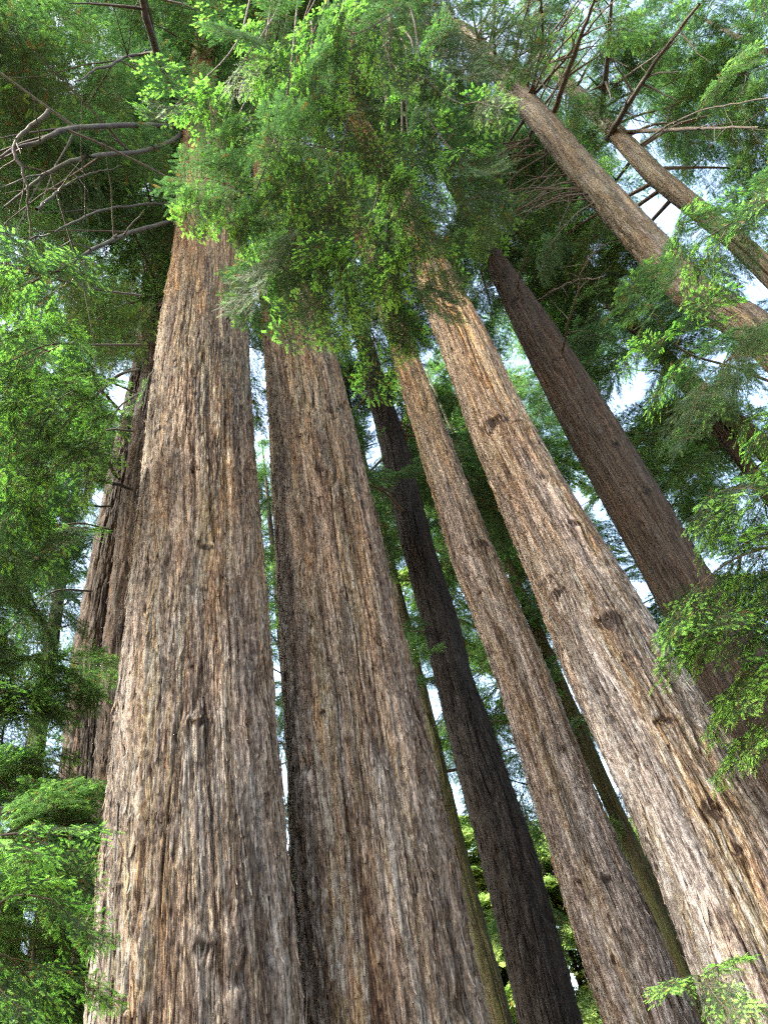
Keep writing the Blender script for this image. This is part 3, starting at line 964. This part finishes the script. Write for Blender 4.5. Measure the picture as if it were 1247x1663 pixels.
def on_bole(T, pix):
    """readings whose first point lies on the bole; the rest keep their depth relative to it"""
    p0 = ath(pix[0][0], pix[0][1], T.h)
    k = np.linalg.norm(p0 - CAM) / pix[0][2]
    return [p0] + [at(p[0], p[1], p[2] * k) for p in pix[1:]]


# bare limbs arching from the widest bole into the left top corner
for pix, r0 in [
    ([(300, 215, 25), (235, 245, 22), (140, 256, 20), (60, 290, 18.5), (-10, 340, 17.5)], 0.075),
    ([(298, 205, 26), (220, 200, 23), (110, 203, 20.5), (55, 222, 19), (-10, 250, 18)], 0.085),
    ([(80, 180, 19), (22, 235, 18), (44, 300, 17.4), (56, 396, 17)], 0.045),
    ([(296, 190, 27), (262, 95, 26), (236, 5, 25), (225, -60, 24)], 0.15),
    ([(310, 120, 30), (235, 92, 26), (170, 112, 24), (120, 138, 22)], 0.06),
    ([(280, 360, 19), (210, 380, 17.5), (130, 412, 16), (55, 455, 15)], 0.06),
    ([(280, 330, 20), (180, 340, 18), (90, 380, 16.5), (0, 400, 15.5)], 0.035),
    ([(60, 340, 17), (130, 285, 19), (200, 265, 21)], 0.03),
]:
    limb(CR1, T1.base, on_bole(T1, [(p[0], p[1], p[2] * (1 - 0.26 * min(1, i_ / 2))) for i_, p in enumerate(pix)]) if pix[0][0] > 250 else [at(p[0], p[1], p[2] * .74) for p in pix], r0 * .85, r0 * .2, 0, mat=M_DEAD, sides=7, segs=28, jitter=0.022, minor=7)
for pix, r0 in [([(215, 795, 15), (150, 775, 14), (90, 765, 13.4), (-10, 730, 12.8)], 0.035), ([(180, 822, 15.6), (90, 822, 14.4), (-10, 824, 13.6)], 0.025),
                ([(250, 600, 13.5), (225, 640, 13), (205, 660, 12.8)], 0.015)]:
    limb(CR0B, T0B.base, [at(*p) for p in pix], r0, r0 * .35, 1, 0.7, 'A', mat=M_DEAD, sides=7, segs=20, jitter=0.02, minor=7)

# rising limbs on the two slanting tan trunks
for T, C, pix, r0 in [
    (T7, CR7, [(804, 108, 34), (801, 50, 33), (800, -20, 31)], 0.10),
    (T7, CR7, [(824, 128, 32), (845, 60, 31), (864, -10, 29)], 0.09),
    (T7, CR7, [(838, 138, 31), (860, 80, 30), (874, 20, 28), (880, -20, 27)], 0.07),
    (T7, CR7, [(858, 162, 30), (880, 90, 28.5), (889, -10, 26)], 0.10),
    (T7, CR7, [(900, 180, 28), (934, 90, 26), (972, -10, 24)], 0.13),
    (T7, CR7, [(870, 150, 29), (920, 90, 28), (960, 40, 27), (1010, -10, 26)], 0.07),
    (T7, CR7, [(786, 92, 35), (770, 40, 34), (768, -10, 33)], 0.08),
    (T7, CR7, [(775, 70, 36), (790, 30, 35), (815, -10, 34)], 0.07),
    (T8, CR8, [(976, 192, 37), (984, 100, 34), (992, -10, 31)], 0.17),
    (T8, CR8, [(984, 228, 36), (1038, 135, 33), (1130, 5, 29)], 0.17),
    (T8, CR8, [(1014, 215, 35), (1090, 206, 32), (1160, 203, 30), (1230, 202, 28)], 0.11),
    (T8, CR8, [(930, 150, 39), (960, 90, 37), (1020, 30, 34)], 0.09),
    (T8, CR8, [(955, 180, 38), (1010, 130, 35), (1090, 60, 31)], 0.08),
    (T8, CR8, [(1030, 240, 34), (1120, 190, 31), (1247, 170, 27)], 0.06),
    (T6, CR6, [(905, 590, 22), (925, 520, 20.5), (945, 450, 19.5), (985, 395, 18.5)], 0.045),
    (T6, CR6, [(868, 490, 24), (920, 465, 22), (980, 445, 20)], 0.05),
    (T6, CR6, [(838, 485, 25), (847, 440, 24), (852, 402, 23.5)], 0.05),
    (T6, CR6, [(826, 480, 25), (800, 458, 25), (770, 480, 25)], 0.05),
    (T5, CR5, [(625, 75, 30), (655, 35, 27), (690, -10, 24)], 0.09),
    (T5, CR5, [(625, 80, 31), (690, 45, 27), (760, 10, 24)], 0.06),
]:
    limb(C, T.base, on_bole(T, pix), r0, r0 * .3, 0, mat=M_BRANCH, sides=7, segs=22, jitter=0.04, minor=8)
# fan of fine bare limbs below the tan trunk, against the sky
for i in range(26):
    t = random.random()
    bx, by = 856 + 128 * t, 222 + 105 * t
    ang = R(random.uniform(120, 200))
    ln = random.uniform(90, 230)
    d0 = float(np.linalg.norm(ath(bx, by, T7.h) - CAM))
    ex, ey = bx + math.cos(ang) * ln, by + abs(math.sin(ang)) * ln * .7 + 20
    limb(CR7, T7.base, [at(bx, by, d0), at((bx + ex) / 2, (by + ey) / 2 - 12, d0 - 1.5), at(ex, ey, d0 - 2.5)], 0.035, 0.008, 1 if i % 4 == 0 else 0, 1.3, 'BD', t0=.7, sides=5, segs=10, jitter=.02, minor=4)

for i in range(24):      # thin straight limbs rising from the same bole to the top of the frame
    t = random.random()
    bx, by = 750 + 155 * t, 62 + 125 * t
    d0 = float(np.linalg.norm(ath(bx, by, T7.h) - CAM))
    ex = bx + random.uniform(-15, 150)
    ey = random.uniform(-60, 30)
    limb(CR7, T7.base, [ath(bx, by, T7.h), at((bx + ex) / 2 + random.uniform(-8, 8), (by + ey) / 2, d0 - 1.5), at(ex, ey, d0 - random.uniform(2, 5))],
         random.uniform(.03, .07), 0.012, 1 if i % 3 == 0 else 0, 1.4, 'BD', t0=.8, sides=5, segs=12, jitter=.015, minor=4)
# leafy limbs on the right: low limbs of the dark bole and of the tan ones
for T, C, pix, nb, sc, kd in [
    (T7, CR7, [(1300, 640, 19), (1200, 600, 15), (1110, 570, 13), (1060, 510, 12)], 7, 1.05, 'AB'),
    (T7, CR7, [(1330, 600, 19), (1247, 560, 15), (1190, 580, 13), (1150, 610, 12)], 6, 1.1, 'BA'),
    (T7, CR7, [(1300, 500, 20), (1200, 400, 17), (1150, 370, 15), (1110, 360, 14)], 5, 1.05, 'AB'),
    (T7, CR7, [(1320, 460, 20), (1240, 330, 17), (1190, 360, 15), (1140, 390, 14)], 6, 1.2, 'AB'),
    (T7, CR7, [(1350, 700, 19), (1290, 690, 16), (1220, 680, 14)], 6, 1.1, 'BBA'),
    (T6, CR6, [(1380, 900, 17), (1280, 800, 13), (1200, 790, 11), (1150, 810, 10)], 8, 1.0, 'A'),
    (T6, CR6, [(1400, 1000, 16), (1290, 900, 12), (1210, 900, 10.5), (1130, 950, 9.6)], 7, 0.9, 'A'),
    (T6, CR6, [(1400, 1080, 16), (1300, 1020, 12), (1220, 1000, 10.5), (1180, 990, 9.6)], 9, 0.95, 'A'),
    (T6, CR6, [(1400, 1160, 16), (1310, 1100, 12), (1240, 1070, 10.4), (1205, 1090, 9.6)], 8, 0.9, 'A'),
    (T6, CR6, [(1420, 1240, 16), (1320, 1200, 12), (1260, 1160, 10.4), (1225, 1180, 9.6)], 6, 0.9, 'A'),
]:
    hang(T, C, pix, nb, sc, kd, r0=0.035, t0=.3)


# ------------------------------------------------------------------ young trees near the camera
def sapling(label, base_px, dist, height, lean, nl, ln, scale, kinds, seed, nb=4, zlo=0.12, cat='tree', r=0.05):
    """a young redwood: a thin stem with drooping side limbs nearly down to the ground"""
    random.seed(seed)
    p = ath(base_px[0], base_px[1], dist)
    base = np.array([p[0], p[1], 0.0])
    root = empty('young_redwood', base)
    tag(root, label, cat)
    s = np.linspace(0, 1, 12)
    path = np.stack([lean[0] * s ** 1.5, lean[1] * s ** 1.5, -0.1 + (height + .1) * s], -1)
    v, q = tube(path, np.linspace(r, 0.008, 12), 8)
    add('trunk', make_mesh('trunk', v, q, mats=(M_BRANCH,), smooth=True), root)
    crown = empty('crown', (0, 0, 0), root)
    for i in range(nl):
        f = zlo + (1 - zlo) * (i + random.random()) / nl
        c = base + np.array([np.interp(f, s, path[:, k]) for k in range(3)])
        az = i * 2.4 + random.uniform(-.5, .5)
        l_ = ln * (1.05 - .8 * f) * random.uniform(.8, 1.2)
        d = np.array([math.cos(az), math.sin(az), 0])
        limb(crown, base, [c, c + d * l_ * .5 + [0, 0, .10 * l_], c + d * l_ + [0, 0, -.08 * l_]], 0.012, 0.004, nb, scale, kinds, t0=.15, droop=.25, segs=8)
    return root


sapling('bright leafy young redwood in the lower left corner beside the widest bole', (-25, 1500), 6.3, 4.6, (0.1, -0.2), 26, 1.3, 0.62, 'A', 41)
sapling('darker bushy young redwood behind the corner sapling, against the reddish trunk', (70, 1400), 9.5, 7.0, (0.0, 0.1), 26, 1.5, 0.95, 'AD', 42)
sapling('tall young redwood at the left edge under the hanging boughs', (20, 1250), 10.5, 9.5, (-0.3, 0), 22, 1.8, 0.95, 'AD', 43)
sapling('small young redwood whose top reaches in at the lower right corner', (1255, 1663), 6.4, 2.75, (-0.35, 0), 11, 0.7, 0.45, 'A', 44)


# ------------------------------------------------------------------ trees farther back
def back_tree(name, label, px, py, dist, height, r, z0, n, ln, scale, kinds, mat, seed, group=None, nb=3, rise=0.05, cols=48, rows_n=90):
    random.seed(seed)
    p = ath(px, py, dist) if py else np.array([math.sin(R(px)) * dist, math.cos(R(px)) * dist, 0])

    class B(Trunk):
        def __init__(self):
            self.kx, self.ky = np.array([0, p[0]]), np.array([0, p[1]])
            self.zr, self.rx, self.ry = np.array([0., 1.]), np.zeros(2), np.zeros(2)
            self.z_tab, self.r_tab = np.array([-.4, 2, height]), np.array([r * 1.1, r, 0.04])
            self.top, self.seed, self.h, self.R0 = height, seed, dist, r
            self.furrow, self.plate_w, self.plate_l = 1.0, 0.16, 0.8
            self.base = np.array([p[0], p[1], 0.0])
            self.face = math.atan2(-p[1], -p[0])
            self.knots = []
    T = B()
    root = empty(name, T.base)
    tag(root, label, 'tree', group)
    add('trunk', T.mesh(mat, cols, rows_n), root)
    crown = empty('crown', (0, 0, 0), root)
    crown_limbs(T, crown, z0, height - 1, n, ln, ln * .3, nb, scale, kinds, rise=rise, minor=0, t0=.2, r0=.05)
    return T


FAR = 'trees in the wood behind'
far_list = [
    # name, px at y=1663-ish direction, py, distance, height, radius, crown base, limbs, limb length, scale, kinds, material
    ('redwood_tree', 'backmost dense redwood behind the left edge foliage', -120, 1100, 24, 40, .5, 5, 34, 6, 2.6, 'BDD', BK_RED),
    ('redwood_tree', 'backmost dense redwood showing left of the reddish trunk', 60, 1200, 30, 44, .6, 6, 34, 6.5, 2.6, 'BDD', BK_RED),
    ('redwood_tree', 'distant dense redwood seen in the slit between the two widest boles', 496, 1400, 34, 44, .6, 6, 54, 5.5, 2.2, 'BD', BK_DARK),
    ('redwood_tree', 'distant thin-crowned redwood right of the middle bole, behind the near-black trunk', 700, 1300, 38, 46, .5, 19, 21, 5.5, 2.4, 'BDDC', BK_DARK),
    ('redwood_tree', 'distant dense redwood behind the silver-grey bole', 900, 1300, 33, 44, .55, 18, 19, 6, 2.6, 'BDDC', BK_DARK),
    ('redwood_tree', 'distant dense redwood behind the knotty bole', 1080, 1250, 34, 46, .6, 17, 21, 6.5, 2.6, 'BDDC', BK_DARK),
    ('redwood_tree', 'distant dense redwood past the dark brown bole', 1240, 1150, 30, 42, .55, 7, 23, 6.5, 2.6, 'BDD', BK_DARK),
    ('redwood_tree', 'dense redwood at the right edge behind the leafy limbs', 1480, 1100, 26, 42, .5, 6, 23, 6.5, 2.6, 'BDD', BK_DARK),
    ('redwood_tree', 'tall dense redwood filling the upper right corner', 58, 0, 27, 50, .5, 14, 40, 7, 2.8, 'BD', BK_DARK),
    ('redwood_tree', 'tall dense redwood filling the upper left corner', -66, 0, 10.8, 46, .45, 18, 46, 4.8, 2.2, 'BD', BK_DARK),
    ('broadleaf_tree', 'sunlit yellow-green tree low between near-black and silver-grey trunks', 930, 1560, 58, 26, .3, 3, 44, 6, 3.6, 'C', BK_MOSS),
    ('broadleaf_tree', 'sunlit yellow-green tree low between the silver-grey and knotty boles', 1130, 1560, 60, 24, .3, 3, 44, 6, 3.6, 'C', BK_MOSS),
    ('broadleaf_tree', 'sunlit yellow-green tree low between the middle bole and near-black trunk', 780, 1560, 62, 28, .3, 3, 44, 6, 3.6, 'C', BK_MOSS),
]
for i, (nm, lb, px, py, ds, hh, rr, z0, n, ln, sc, kd, mt) in enumerate(far_list):
    back_tree(nm, lb, px, py, ds, hh, rr, z0, n, ln, sc, kd, mt, 60 + i, FAR)
